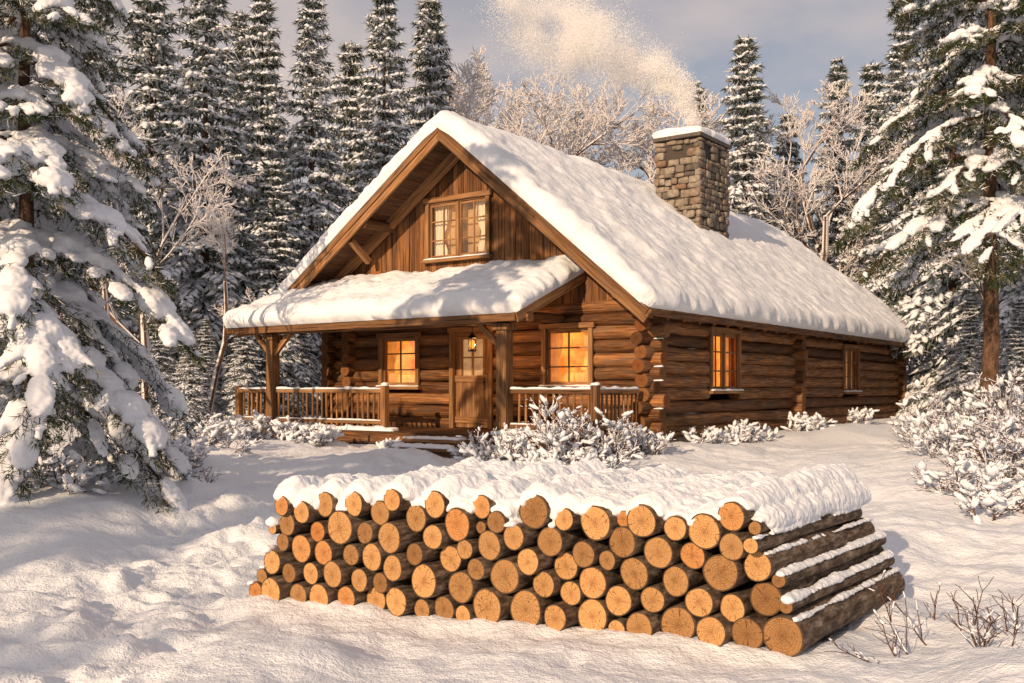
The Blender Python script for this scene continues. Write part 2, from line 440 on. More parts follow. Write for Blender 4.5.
def snow_strip(mb, p0, p1, w, T, seed=0, step=.06, mat=0, up=(0, 0, 1)):
    p0 = np.array(p0, float); p1 = np.array(p1, float); L = np.linalg.norm(p1-p0); d = (p1-p0)/L
    s = norm(np.cross(up, d)); upv = np.cross(d, s)
    snow_sheet(mb, L, w, lambda a, b: p0+a[..., None]*d+(b-w/2)[..., None]*s, lambda a, b: np.broadcast_to(upv, a.shape+(3,)), T, min(T, w*.48), .5, seed, step, .3, mat, 5.)

# ------------------------------------------------------------------ CABIN
cab = empty("log_cabin", (C0[0], C0[1], CZ), CA)
W = 9.27; LN = 18.8; LR = .153; SP = .29
rng = rs(8)
wins_front = [(1.29, 2.51, 1.05, 2.3), (6.24, 7.47, 1.05, 2.25)]; door = (4.0, 5.15, .05, 2.3)
wins_side = [(2.75, 4.35, .95, 2.3), (12.4, 13.9, .9, 2.25)]
mb = MB()
def logrow(fix, axis, z, a0, a1, openings, rng):
    cuts = [(a0, a1)]
    for o in openings:
        if z+LR*.6 > o[2] and z-LR*.6 < o[3]:
            nc = []
            for c in cuts:
                if o[1] < c[0] or o[0] > c[1]: nc.append(c); continue
                if o[0]-c[0] > .1: nc.append((c[0], o[0]-.01))
                if c[1]-o[1] > .1: nc.append((o[1]+.01, c[1]))
            cuts = nc
    r0 = rng.rand(); off = rng.randn()*.014; rr = LR*(1+rng.randn()*.03)
    for c in cuts:
        k = max(3, int((c[1]-c[0])/.5)+2); s = np.linspace(c[0], c[1], k)
        p = np.zeros((k, 3)); p[:, axis] = s; p[:, 1-axis] = fix+off+np.sin(s*1.3+r0*20)*.012; p[:, 2] = z+np.sin(s*.9+r0*9)*.01
        tube(mb, p, rr*(1+.03*np.sin(s*2+r0*30)), 14, 0, 1, r0, .16, int(r0*9999), .012)
for i in range(10):
    z = .145+SP*i
    ex = .36+rng.randn()*.05
    logrow(0, 1, z, -ex, W+.35, wins_front+[door], rng)
    logrow(LN, 1, z, -.35, W+.35, [], rng)
    z2 = z-.145 if i else .03
    logrow(0, 0, z2+.0, -ex-.02+rng.randn()*.04, LN+.35, wins_side, rng)
    logrow(W, 0, z2, -.35, LN+.35, [], rng)
    for tt in (8.3,):
        tube(mb, [(tt, -.36+rng.randn()*.04, z), (tt, -.1, z), (tt, .3, z)], LR, 14, 0, 1, rng.rand(), .08, 5+i, .01)
    for wv in (8.55,):
        tube(mb, [(-.34+rng.randn()*.04, wv, z2), (-.1, wv, z2), (.3, wv, z2)], LR, 14, 0, 1, rng.rand(), .08, 35+i, .01)
logrow(0, 0, 2.9, -.45, LN+.35, [], rng)
for i in range(3):
    logrow(W, 0, 2.9+i*.27, -.35, LN+.35, [], rng)
mb.obj("log_walls", [M_log, M_lend], cab)

RW = 4.635; RZ = 6.95; EZ = 2.6; EZL = 3.35; slR = (RZ-EZ)/(RW+.6); slL = (RZ-EZL)/(W+.6-RW)
def roofz(w): return np.where(w < RW, RZ-(RW-w)*slR, RZ-(w-RW)*slL)
mb = MB()
gw = (4.08, 5.92, 4.1, 5.46)
def board(w0, w1, z0, z0b, z1, z1b, x, th=.035):
    V = [(x, w0, z0), (x, w1, z0b), (x, w1, z1b), (x, w0, z1), (x+th, w0, z0), (x+th, w1, z0b), (x+th, w1, z1b), (x+th, w0, z1)]
    F = [[3, 2, 1, 0], [4, 5, 6, 7], [0, 1, 5, 4], [1, 2, 6, 5], [2, 3, 7, 6], [3, 0, 4, 7]]
    uo, vo = rng.rand(2)*9; uvm = lambda v: (uo+v[2], vo+v[1]+v[0])
    mb.add(V, F, 0, [uvm(V[i]) for f in F for i in f], rng.rand(), False)
for x0 in (-.10, LN+.1):
    w = 0.0
    while w < W:
        bw = min(.155+rng.rand()*.05, W-w); a, b = w, w+bw-.012
        zt, ztb = float(roofz(a))-.14, float(roofz(b))-.14; x = x0+rng.rand()*.02
        zb = 2.85
        if zt > zb+.05 and ztb > zb+.05:
            if x0 < 0 and b > gw[0] and a < gw[1]:
                if gw[0]-a > .03 and a < gw[0]: board(a, gw[0], zb, zb, zt, ztb, x)
                if b-gw[1] > .03: board(gw[1], b, zb, zb, zt, ztb, x)
                a2, b2 = max(a, gw[0]), min(b, gw[1])
                if b2 > a2: board(a2, b2, zb, zb, gw[2], gw[2], x); board(a2, b2, gw[3], gw[3], float(roofz(a2))-.14, float(roofz(b2))-.14, x)
            else: board(a, b, zb, zb, zt, ztb, x)
        w += max(bw, .01)
mb.obj("gable_boards", [M_board], cab)
mb = MB()
for (xa) in (-.04, LN+.04):
    pts = [(xa, 0, 2.8), (xa, W, 2.8), (xa, W, float(roofz(W))-.16), (xa, RW, RZ-.16), (xa, 0, float(roofz(0))-.16)]
    if xa > 0: mb.add(pts, [[0, 1, 2, 3, 4]], 0)
    else:
        a, b, c, d = gw
        P = [(xa, 0, 2.8), (xa, a, 2.8), (xa, a, float(roofz(a))-.16), (xa, 0, float(roofz(0))-.16)]; mb.add(P, [[0, 1, 2, 3]])
        P = [(xa, b, 2.8), (xa, W, 2.8), (xa, W, float(roofz(W))-.16), (xa, b, float(roofz(b))-.16)]; mb.add(P, [[0, 1, 2, 3]])
        P = [(xa, a, 2.8), (xa, b, 2.8), (xa, b, c), (xa, a, c)]; mb.add(P, [[0, 1, 2, 3]])
        P = [(xa, a, d), (xa, b, d), (xa, b, float(roofz(b))-.16), (xa, RW, RZ-.16), (xa, a, float(roofz(a))-.16)]; mb.add(P, [[0, 1, 2, 3, 4]])
mb.obj("gable_backing", [M_dark], cab)

mb = MB()
XF, XB, XBR = -1.2, 20.9, 18.0
def slab(q, th):
    q = np.array(q, float); n = norm(np.cross(q[1]-q[0], q[3]-q[0])); n = n if n[2] > 0 else -n
    V = np.vstack([q, q-n*th]); F = [[0, 1, 2, 3], [7, 6, 5, 4], [0, 4, 5, 1], [1, 5, 6, 2], [2, 6, 7, 3], [3, 7, 4, 0]]
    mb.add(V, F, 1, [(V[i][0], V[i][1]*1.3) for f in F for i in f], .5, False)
slab([(XF, -.6, EZ), (XB, -.6, EZ), (XBR, RW, RZ), (XF, RW, RZ)], .1)
slab([(XF, RW, RZ), (XBR, RW, RZ), (XB, W+.6, EZL), (XF, W+.6, EZL)], .1)
t = -.9
while t < XB-.2:
    tube(mb, [(t, -.57, EZ-.17), (t, .5, EZ-.17+slR*1.07)], .065, 8, 0, 2, rng.rand(), 0, int(t*10)+20)
    t += .75
for xx, th, hh, zo in ((XF-.03, .06, .30, -.16), (XF-.075, .04, .14, -.06), (XB-.1, .06, .28, -.16)):
    xr = xx if xx < 0 else XBR
    beam(mb, (xx, -.66, EZ-.05+zo), (xr, RW, RZ+zo), th, hh, (0, -slR, 1), 3)
    beam(mb, (xx+.003, W+.66, EZL-.05+zo), (xr+.003, RW, RZ+zo), th, hh, (0, slL, 1), 3)
beam(mb, (XF, -.63, EZ-.09), (XB, -.63, EZ-.09), .05, .16, (0, 0, 1), 0)
beam(mb, (XF, W+.63, EZL-.09), (XB, W+.63, EZL-.09), .05, .16, (0, 0, 1), 0)
for w_ in (RW, 2.3, 7.1, 0.1, W-.1):
    z_ = float(roofz(w_))-.27
    tube(mb, [(XF+.04, w_, z_), (-.4, w_, z_), (.1, w_, z_)], .12, 12, 0, 2, rng.rand(), .05, int(w_*9))
for xx in (-.28,):
    beam(mb, (xx, -.1, float(roofz(-.1))-.25), (xx, RW, RZ-.25), .14, .22, (0, -slR, 1), 3)
    beam(mb, (xx+.003, W+.1, float(roofz(W+.1))-.25), (xx+.003, RW, RZ-.25), .14, .22, (0, slL, 1), 3)
beam(mb, (-.45, 7.6, 4.15), (XF+.12, 7.6, float(roofz(7.6))-.3), .12, .14, (0, 0, 1), 3)
roof = mb.obj("roof_structure", [M_log, M_dark, M_lend, M_trim], cab)

mb = MB()
def up(*n):
    n = norm(np.array(n, float)); return lambda a, b: np.broadcast_to(n, a.shape+(3,))
LRs = math.hypot(RW+.6, RZ-EZ)+.06; LLs = math.hypot(W+.6-RW, RZ-EZL)+.06; TOT = LRs+LLs; AL = XB-XF+.25
def roofpos(a, b_):
    s = np.clip((LRs-b_), 0, None); l = np.clip(b_-LRs, 0, None)
    cr = (RW+.6)/(LRs-.06); cl = (W+.6-RW)/(LLs-.06)
    w = np.where(b_ < LRs, RW-s*cr, RW+l*cl); z = np.where(b_ < LRs, RZ-s*cr*slR, RZ-l*cl*slL)
    q = np.exp(-((b_-LRs)/.35)**2); z = z-.08*q
    f = np.where(b_ < LRs, s/LRs, l/LLs)
    xb = XBR+.1+(XB-XBR)*f
    x = XF-.12+(xb-XF+.12)*(a/AL)
    return np.stack([x, w, z+.01], -1)
def roofn(a, b):
    k = np.clip((b-LRs)/.5*.5+.5, 0, 1)
    n1 = norm(np.array([0, -slR, 1.])); n2 = norm(np.array([0, slL, 1.]))
    return norm(n1*(1-k[..., None])+n2*k[..., None])
snow_sheet(mb, AL, TOT, roofpos, roofn, .42, .27, .22, 3, .075, .36, 0, 1.1)
PX = -2.6; PW0, PW1 = 1.55, 10.35; PZe, PZw = 2.5, 3.55; psl = (PZw-PZe)/2.6; PLn = math.hypot(2.6, PZw-PZe)
ux = 2.6/PLn; uz = (PZw-PZe)/PLn
snow_sheet(mb, PLn+.1, PW1-PW0+.16, lambda a, b: np.stack([PX-.08+a*ux, PW0-.08+b, PZe-.03+a*uz+.01], -1), up(-psl, 0, 1), .40, .24, .24, 9, .05, .42, 0, 1.6)
CHT = 8.05
snow_sheet(mb, 2.1, 1.5, lambda a, b: np.stack([7.0+a, 2.1+b, np.full_like(a, CHT+.10)], -1), up(0, 0, 1), .24, .16, .2, 12, .07)
snow_sheet(mb, 2.0, .5, lambda a, b: np.stack([7.05+a, 1.8+b, roofz(1.8+b)+.25], -1), up(0, -.4, 1), .2, .2, .4, 13, .07)
mb.obj("roof_snow", [M_snow], cab)

# porch
mb = MB()
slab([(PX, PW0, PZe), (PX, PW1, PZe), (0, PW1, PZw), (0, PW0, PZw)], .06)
t = PW0+.08
while t < PW1:
    beam(mb, (PX+.06, t, PZe-.12+.02), (-.02, t, PZw-.12), .09, .12, (0, 0, 1), 0); t += .62
beam(mb, (PX-.03, PW0-.03, PZe-.09), (PX-.03, PW1+.03, PZe-.09), .05, .17, (0, 0, 1), 3)
beam(mb, (PX, PW0-.03, PZe-.10), (0, PW0-.03, PZw-.10), .05, .2, (0, 0, 1), 3)
beam(mb, (PX, PW1+.03, PZe-.10), (0, PW1+.03, PZw-.10), .05, .2, (0, 0, 1), 3)
tube(mb, [(-2.2, PW0-.1, 2.42), (-2.2, 5, 2.4), (-2.2, PW1+.1, 2.42)], .11, 12, 0, 2, .6, .05, 3)
tube(mb, [(-2.35, 2.1, 2.5), (-1, 2.1, 2.52), (.1, 2.1, 2.52)], .10, 12, 0, 2, .3, .05, 4)
tube(mb, [(-2.35, 9.15, 2.5), (-1, 9.15, 2.52), (.1, 9.15, 2.52)], .10, 12, 0, 2, .3, .05, 4)
for w_, s_ in ((2.1, .25), (9.15, .23)):
    beam(mb, (-2.2, w_, .05), (-2.2, w_, 2.3), s_, s_, (0, 1, 0), 3, .3)
    beam(mb, (-2.2, w_, 2.18), (-2.2, w_, 2.30), s_+.12, s_+.12, (0, 1, 0), 3, .3)
    beam(mb, (-2.2, w_, .05), (-2.2, w_, .2), s_+.08, s_+.08, (0, 1, 0), 3, .3)
for w_, dw in ((2.1, .65), (9.15, -.65), (9.15, .6)):
    beam(mb, (-2.2, w_, 1.75), (-2.2, w_+dw, 2.33), .09, .11, (0, 1, 0), 3)
x = -2.4
while x < -.2:
    beam(mb, (x+.07, -.05, .025), (x+.07, 10.45, .025), .135, .045, (0, 0, 1), 1); x += .143
beam(mb, (-2.42, -.08, -.11), (-2.42, 10.48, -.11), .05, .22, (0, 0, 1), 0)
beam(mb, (-2.4, -.08, -.11), (-.1, -.08, -.11), .05, .22, (0, 0, 1), 0)
beam(mb, (-2.4, 10.48, -.11), (-.1, 10.48, -.11), .05, .22, (0, 0, 1), 0)
for w_ in np.linspace(0, 10.4, 9): beam(mb, (-2.3, w_, -.6), (-2.3, w_, -.2), .16, .16, (0, 1, 0), 0)
for k, (x0, zt) in enumerate(((-2.62, -.10), (-2.95, -.26))):
    beam(mb, (x0, 2.8, zt), (x0, 4.45, zt), .34, .06, (0, 0, 1), 3)
    beam(mb, (x0-.1, 2.85, zt-.11), (x0-.1, 4.4, zt-.11), .04, .17, (0, 0, 1), 0)
mb.obj("porch", [M_log, M_dark, M_lend, M_trim], cab)
mb = MB(); ms = MB()
def rail(p, q, n=None):
    p = np.array(p, float); q = np.array(q, float); L = np.linalg.norm(q-p); d = (q-p)/L
    beam(mb, p+[0, 0, .88], q+[0, 0, .88], .10, .08, (0, 0, 1), 0); beam(mb, p+[0, 0, .18], q+[0, 0, .18], .07, .07, (0, 0, 1), 0)
    s = .1
    while s < L-.05:
        b = p+d*s
        tube(mb, [b+[0, 0, .1], b+[rng.randn()*.008, rng.randn()*.008, .87]], .028, 6, 0, 0, rng.rand()); s += .155+rng.rand()*.02
    snow_strip(ms, p+[0, 0, .925], q+[0, 0, .925], .10, .045, int(L*100))
    snow_strip(ms, p+[0, 0, .217], q+[0, 0, .217], .07, .03, int(L*100)+3)
def rpost(x, w_):
    beam(mb, (x, w_, -.2), (x, w_, 1.05), .14, .14, (0, 1, 0), 0)
    snow_strip(ms, (x, w_-.08, 1.052), (x, w_+.08, 1.052), .15, .07, int(w_*10)+50)
rail((-2.2, 5.5, .05), (-2.2, 9.0, .05)); rail((-2.2, 9.3, .05), (-2.2, 10.4, .05)); rail((-2.2, .0, .05), (-2.2, 1.95, .05))
rail((-2.15, 10.4, .05), (-.2, 10.4, .05)); rail((-2.15, -.02, .05), (-.5, -.02, .05))
rpost(-2.2, 5.42); rpost(-2.2, 10.42); rpost(-2.2, -.05)
rail((19.3, -1.1, .0), (21.5, -1.1, .0)); rpost(19.2, -1.1); rpost(21.5, -1.1)
mb.obj("porch_railing", [M_trim], cab)
snow_strip(ms, (-2.62, 2.85, -.07), (-2.62, 4.4, -.07), .28, .05, 31); snow_strip(ms, (-2.97, 2.85, -.23), (-2.97, 4.4, -.23), .28, .07, 32)
snow_strip(ms, (-2.3, 5.0, .05), (-2.3, 10.4, .05), .3, .09, 33); snow_strip(ms, (-2.3, -.05, .05), (-2.3, 2.3, .05), .3, .1, 34)
for i in (1, 3, 4, 6, 8): snow_strip(ms, (-.06, -.38, .145+SP*i+.13), (-.06, -.18, .145+SP*i+.13), .1, .03, 50+i)
ms.obj("porch_snow", [M_snow], cab)

mf = MB(); mg = MB()
def window(org, au, an, u0, u1, z0, z1, cols, rows, lit=1, sashes=1, fw=.11, off=.0):
    au = np.array(au, float); an = np.array(an, float); org = np.array(org, float)
    P = lambda u, z, n: org+au*u+an*n+np.array([0, 0, z])
    o = .17+off
    beam(mf, P(u0, z0-.02, o), P(u0, z1+.02, o), .06, fw, au, 0, .5)
    beam(mf, P(u1, z0-.02, o), P(u1, z1+.02, o), .06, fw, au, 0, .6)
    beam(mf, P(u0-fw*.9, z1+.06, o+.012), P(u1+fw*.9, z1+.06, o+.012), .085, fw, (0, 0, 1), 0, .7)
    beam(mf, P(u0-fw, z0-.05, o+.03), P(u1+fw, z0-.05, o+.03), .14, .07, (0, 0, 1), 0, .6)
    dep = .34
    for u in (u0+.012, u1-.012):
        beam(mf, P(u, z0, off-.02), P(u, z1, off-.02), dep, .03, au, 0, .4)
    for z in (z0+.012, z1-.012): beam(mf, P(u0+.03, z, off-.02), P(u1-.03, z, off-.02), dep, .03, (0, 0, 1), 0, .4)
    wd = (u1-u0)/sashes
    for s in range(sashes):
        a, b = u0+s*wd+.03, u0+(s+1)*wd-.03; n = .09+off
        for u in (a+.03, b-.03): beam(mf, P(u, z0+.03, n), P(u, z1-.03, n), .05, .06, au, 0, .8)
        for z in (z0+.06, z1-.06): beam(mf, P(a+.06, z, n), P(b-.06, z, n), .047, .06, (0, 0, 1), 0, .8)
        for c in range(1, cols): u = a+(b-a)*c/cols; beam(mf, P(u, z0+.09, n), P(u, z1-.09, n), .03, .034, au, 0, .6)
        for r_ in range(1, rows): z = z0+(z1-z0)*r_/rows; beam(mf, P(a+.06, z, n), P(b-.06, z, n), .026, .034, (0, 0, 1), 0, .6)
        if s > 0: beam(mf, P(u0+s*wd, z0, n+.03), P(u0+s*wd, z1, n+.03), .06, .08, au, 0, .6)
        V = [P(a+.04, z0+.04, n), P(b-.04, z0+.04, n), P(b-.04, z1-.04, n), P(a+.04, z1-.04, n)]; mg.add(V, [[0, 1, 2, 3]], 3, None, 0, False)
    n = -.18+off
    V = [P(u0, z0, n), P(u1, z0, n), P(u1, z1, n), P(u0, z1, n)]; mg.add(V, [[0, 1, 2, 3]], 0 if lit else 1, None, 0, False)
    for s in (0, 1):
        uu = np.linspace(0, .26*(u1-u0), 16); zz = np.linspace(z0+.05, z1-.03, 8)
        U, Zz = np.meshgrid(uu, zz, indexing='ij'); k = 1-.35*np.exp(-((Zz-(z0+.4*(z1-z0)))/.25)**2)
        u_ = U*k; u_ = u0+.03+u_ if s == 0 else u1-.03-u_
        nn = -.06+off+.025*np.sin(U*55)
        V = org+au*u_[..., None]+an*nn[..., None]+np.array([0, 0, 1.])*Zz[..., None]
        idx = np.arange(16*8).reshape(16, 8); q = np.stack([idx[:-1, :-1], idx[1:, :-1], idx[1:, 1:], idx[:-1, 1:]], -1).reshape(-1, 4)
        mg.add(V, q, 2 if lit else 4)
for wn in wins_front: window((0, 0, 0), (0, 1, 0), (-1, 0, 0), wn[0], wn[1], wn[2], wn[3], 2, 3)
window((0, 0, 0), (1, 0, 0), (0, -1, 0), *wins_side[0], 2, 3, 1, 2)
window((0, 0, 0), (1, 0, 0), (0, -1, 0), *wins_side[1], 2, 3, 0, 2)
window((0, 0, 0), (0, 1, 0), (-1, 0, 0), *gw, 2, 3, 0, 2)
P = lambda u, z, n: np.array([-n, u, z])
d0, d1, dz0, dz1 = door
for u in (d0, d1): beam(mf, P(u, dz0, .17), P(u, dz1+.02, .17), .07, .12, (0, 1, 0), 0, .5)
beam(mf, P(d0-.1, dz1+.07, .18), P(d1+.1, dz1+.07, .18), .09, .13, (0, 0, 1), 0, .6)
for u in (d0+.015, d1-.015): beam(mf, P(u, dz0, -.02), P(u, dz1, -.02), .34, .04, (0, 1, 0), 0, .4)
u = d0+.05
while u < d1-.1:
    gl_ = d0+.2 < u+.08 < d1-.25
    beam(mf, P(u+.07, dz0+.02, .07), P(u+.07, 1.25 if gl_ else dz1-.03, .07), .05, .135, (0, 1, 0), 0, .3+rng.rand()*.4); u += .14
for z in (.25, 1.22, 2.22): beam(mf, P(d0+.05, z, .11), P(d1-.05, z, .11), .035, .15, (0, 0, 1), 0, .6)
for u in (d0+.22, d1-.22, (d0+d1)/2): beam(mf, P(u, 1.3, .10), P(u, 2.15, .10), .05, .07 if u != (d0+d1)/2 else .03, (0, 1, 0), 0, .6)
beam(mf, P(d0+.25, 1.72, .10), P(d1-.25, 1.72, .10), .05, .03, (0, 0, 1), 0, .6)
mg.add([P(d0+.2, 1.25, .05), P(d1-.2, 1.25, .05), P(d1-.2, 2.2, .05), P(d0+.2, 2.2, .05)], [[0, 1, 2, 3]], 5, None, 0, False)
mg.add([P(d0+.2, 1.25, .09), P(d1-.2, 1.25, .09), P(d1-.2, 2.2, .09), P(d0+.2, 2.2, .09)], [[0, 1, 2, 3]], 3, None, 0, False)
mf.obj("window_and_door_frames", [M_trim], cab)
M_doorglow = glow("door_pane_glow", (.25, .11, .04), (.55, .28, .10), .7, 3)
mg.obj("window_panes", [M_glow, M_glowdim, M_curtain, M_glass, M_pcurt, M_doorglow], cab)
mb = MB()
I3 = np.eye(3)
tube(mb, [(-.2, d0+.16, 1.05), (-.2, d0+.16, 1.25)], .015, 8, 0, 0); blobs(mb, [[-.2, d0+.16, 1.15]], I3[:1]*.03, I3[1:2]*.03, I3[2:]*.03, ICO2, 0)
mb.obj("door_handle", [M_metal], cab)
ms = MB()
for wn in wins_front: snow_strip(ms, (-.22, wn[0]-.08, wn[2]-.012), (-.22, wn[1]+.08, wn[2]-.012), .10, .03, int(wn[0]*10))
for wn in wins_side: snow_strip(ms, (wn[0]-.08, -.22, wn[2]-.012), (wn[1]+.08, -.22, wn[2]-.012), .10, .04, int(wn[0]*10))
snow_strip(ms, (-.22, gw[0]-.05, gw[2]-.012), (-.22, gw[1]+.05, gw[2]-.012), .1, .03, 77)
ms.obj("window_sill_snow", [M_snow], cab)

# lantern
lan = empty("porch_lantern"); lan.parent = cab; lx, lw, lz = -1.55, 3.45, 1.95
lan.location = (lx, lw, lz)
mb = MB()
tube(mb, [(0, 0, .2), (0, 0, .62)], .008, 6, 0, 0)
tube(mb, [(0, 0, .13), (0, 0, .17), (0, 0, .24)], [.11, .08, .015], 8, 0, 0)
tube(mb, [(0, 0, -.16), (0, 0, -.13)], [.09, .09], 8, 0, 0)
for k in range(4):
    a = k*math.pi/2+.4; beam(mb, (.08*math.cos(a), .08*math.sin(a), -.14), (.08*math.cos(a), .08*math.sin(a), .14), .012, .012, (1, 0, 0), 0)
blobs(mb, [[0, 0, 0]], I3[:1]*.06, I3[1:2]*.06, I3[2:]*.10, ICO2, 1)
m, nt, bs = newmat("lantern_flame"); bs.inputs["Base Color"].default_value = (.3, .15, .05, 1); bs.inputs["Emission Color"].default_value = (1, .30, .04, 1); bs.inputs["Emission Strength"].default_value = 1.8
mb.obj("lantern_body", [M_metal, m], lan)
ld = bpy.data.lights.new("lantern_light", 'POINT'); ld.energy = 50; ld.color = (1, .45, .14); ld.shadow_soft_size = .04
lo = bpy.data.objects.new("lantern_light", ld); scene.collection.objects.link(lo); lo.parent = lan; lo.location = (.2, 0, -.02)

# chimney + foundation
mb = MB(); crng = rs(17)
cx0, cx1, cy0, cy1 = 7.1, 9.0, 2.2, 3.5
def core(x0, x1, y0, y1, z0, z1, mat=1): beam(mb, ((x0+x1)/2, (y0+y1)/2, z0), ((x0+x1)/2, (y0+y1)/2, z1), (y1-y0), (x1-x0), (1, 0, 0), mat)
def stone(c, hx, hy, hz):
    T, Fq = ICO2
    q = np.sign(T)*np.abs(T)**.38; q = q/np.max(np.abs(q))
    V = q*np.array([hx, hy, hz])+np.array(c)+crng.randn(3)*.012
    V = V+fbm(V, 7, 2, crng.randint(99))[:, None]*np.sign(q)*.035
    mb.add(V, Fq, 0, None, crng.rand(), True)
def stone_wall(fixed, axis, a0, a1, z0, z1, sgn, skip=()):
    z = z0
    while z < z1-.05:
        h = min(crng.uniform(.12, .26), z1-z); a = a0-crng.rand()*.1
        while a < a1-.04:
            w = min(crng.uniform(.14, .48), a1-a+.03); ca = a+w/2
            if not any(s[0] < ca < s[1] and s[2] < z+h/2 < s[3] for s in skip):
                dpt = .07+crng.rand()*.03; c = [0, 0, z+h/2]; c[axis] = ca; c[1-axis] = fixed+sgn*(.0+crng.rand()*.035)
                hh = [0, 0, 0]; hh[axis] = w/2-.006; hh[1-axis] = dpt
                stone(c, hh[0], hh[1], h/2-.005)
            a += w
        z += h
core(cx0+.03, cx1-.03, cy0+.03, cy1-.03, 4.2, CHT+.02)
sk = (CHT-.45, CHT-.12)
for sg, fx in ((-1, cx0+.03), (1, cx1-.03)): stone_wall(fx, 1, cy0, cy1, 4.4, CHT-.04, sg, [(2.4, 2.75, *sk), (2.95, 3.3, *sk)])
for sg, fy in ((-1, cy0+.03), (1, cy1-.03)): stone_wall(fy, 0, cx0, cx1, 4.4, CHT-.04, sg, [(7.4, 7.8, *sk), (8.2, 8.6, *sk)])
core(cx0-.1, cx1+.1, cy0-.1, cy1+.1, CHT, CHT+.10, 0)
ch = mb.obj("stone_chimney", [M_stone, M_mortar], cab)
mb = MB()
stone_wall(-.05, 0, -.1, LN+.1, -.62, -.08, -1); stone_wall(-.02, 1, 0, W, -.6, -.08, -1)
beam(mb, (0, 0, -.35), (LN, 0, -.35), .2, .62, (0, 0, 1), 1); beam(mb, (.1, 0, -.35), (.1, W, -.35), .2, .62, (0, 0, 1), 1)
mb.obj("stone_foundation", [M_stone, M_mortar], cab)

# ------------------------------------------------------------------ SMOKE: a cloud of tiny droplets/flakes
cpos = to_world(8.05, 2.85, CHT+.15)
sp = np.array([(0, 0, 0, .10), (.02, 0, .5, .17), (-.12, 0, 1.0, .26), (-.5, .1, 1.6, .40), (-1.15, .2, 2.1, .58), (-2.1, .3, 2.6, .85), (-3.3, .4, 3.1, 1.15), (-4.9, .5, 3.8, 1.4)])
srng = rs(4); npf = 170
k = np.linspace(0, len(sp)-1, npf)
pts = np.stack([np.interp(k, range(len(sp)), sp[:, i]) for i in range(4)], 1)
PC = pts[:, :3]+srng.randn(npf, 3)*pts[:, 3:4]*.40; PR = pts[:, 3]*srng.uniform(.3, .9, npf)
dens = 1/(1+k*.55)
cnt = (5200*PR**2/.12*dens).astype(int)+300
ci = np.repeat(np.arange(npf), cnt)
Cc = PC[ci]+srng.randn(len(ci), 3)*(PR[ci]*.52)[:, None]
nz = fbm(Cc, 1.5, 4, 8); kp = srng.rand(len(nz)) < np.clip(.45+1.7*nz, .02, 1); Cc = Cc[kp]; n_ = len(Cc)
v1 = norm(srng.randn(n_, 3)); v2 = norm(np.cross(v1, srng.randn(n_, 3))); sz = srng.uniform(.009, .018, n_)[:, None]
mb = MB(); mb.add(np.stack([Cc-v1*sz, Cc+v1*sz*.5+v2*sz*.87, Cc+v1*sz*.5-v2*sz*.87], 1).reshape(-1, 3), np.arange(n_*3).reshape(-1, 3), 0, None, 0, False)
m = bpy.data.materials.new("smoke_particles"); m.use_nodes = True; nt = m.node_tree; nt.nodes.clear()
o = N(nt, "ShaderNodeOutputMaterial"); mx = N(nt, "ShaderNodeMixShader"); df = N(nt, "ShaderNodeBsdfDiffuse"); tl = N(nt, "ShaderNodeBsdfTranslucent")
df.inputs[0].default_value = (.97, .97, .97, 1); tl.inputs[0].default_value = (.97, .97, .97, 1)
lk(nt, df.outputs[0], mx.inputs[1]); lk(nt, tl.outputs[0], mx.inputs[2]); lk(nt, mx.outputs[0], o.inputs[0])
mb.obj("chimney_smoke", [m], None, tuple(cpos)); print("smoke", n_)

# ------------------------------------------------------------------ WOODPILE
def pack(rng):
    H_ = .97; S = 4.4
    lo = lambda z: .42*max(z-.1, 0); hi = lambda z: S-.42*max(z-.1, 0)
    A = np.array([[.17, .14, .14]])
    def cands(r):
        cand = []
        for (x, z, q) in A:
            if abs(z-q) < .25:
                dz = r-z; dd2 = (r+q)**2-dz*dz
                if dd2 > 0:
                    for s in (-1, 1): cand.append((x+s*math.sqrt(dd2), r))
        for i in range(len(A)):
            dx = A[i+1:, 0]-A[i, 0]; dz = A[i+1:, 1]-A[i, 1]; d = np.hypot(dx, dz)
            for j in np.where(d < A[i, 2]+A[i+1:, 2]+2*r)[0]:
                r1 = A[i, 2]+r; r2 = A[i+1+j, 2]+r; D = d[j]
                a = (r1*r1-r2*r2+D*D)/(2*D); h2 = r1*r1-a*a
                if h2 <= 0: continue
                h = math.sqrt(h2); ex, ez = dx[j]/D, dz[j]/D
                for s in (-1, 1): cand.append((A[i, 0]+a*ex-s*h*ez, A[i, 1]+a*ez+s*h*ex))
        return sorted(cand, key=lambda c: c[1])
    for it in range(260):
        r = float(np.clip(rng.choice([rng.normal(.102, .009), rng.normal(.122, .009), rng.normal(.086, .008)], p=[.5, .3, .2]), .07, .145))
        best = None
        for (x, z) in cands(r):
            if z < r-1e-6 or x-r < lo(z)-.001 or x+r > hi(z)+.001: continue
            if np.any(np.hypot(A[:, 0]-x, A[:, 1]-z) < (A[:, 2]+r)*.975): continue
            best = (x, z); break
        if best is None or best[1]+r > H_+.06:
            if best is None or best[1] > H_: break
            continue
        A = np.vstack([A, [best[0], best[1], r]])
    for r in (.066, .056, .048):
        for (x, z) in cands(r):
            if z < r-1e-6 or x-r < lo(z) or x+r > hi(z) or z > .85: continue
            if np.any(np.hypot(A[:, 0]-x, A[:, 1]-z) < (A[:, 2]+r)*.93): continue
            A = np.vstack([A, [x, z, r]])
    return A
prn = rs(23); PK = pack(prn)
pile = empty("firewood_pile", (P0[0], P0[1], 0.0)); zb = .02
ppos = lambda s, u, z: np.stack([PQ[0]*s+PL[0]*(u-SKW*s), PQ[1]*s+PL[1]*(u-SKW*s), z+0*s], -1)
mb = MB(); U0 = []
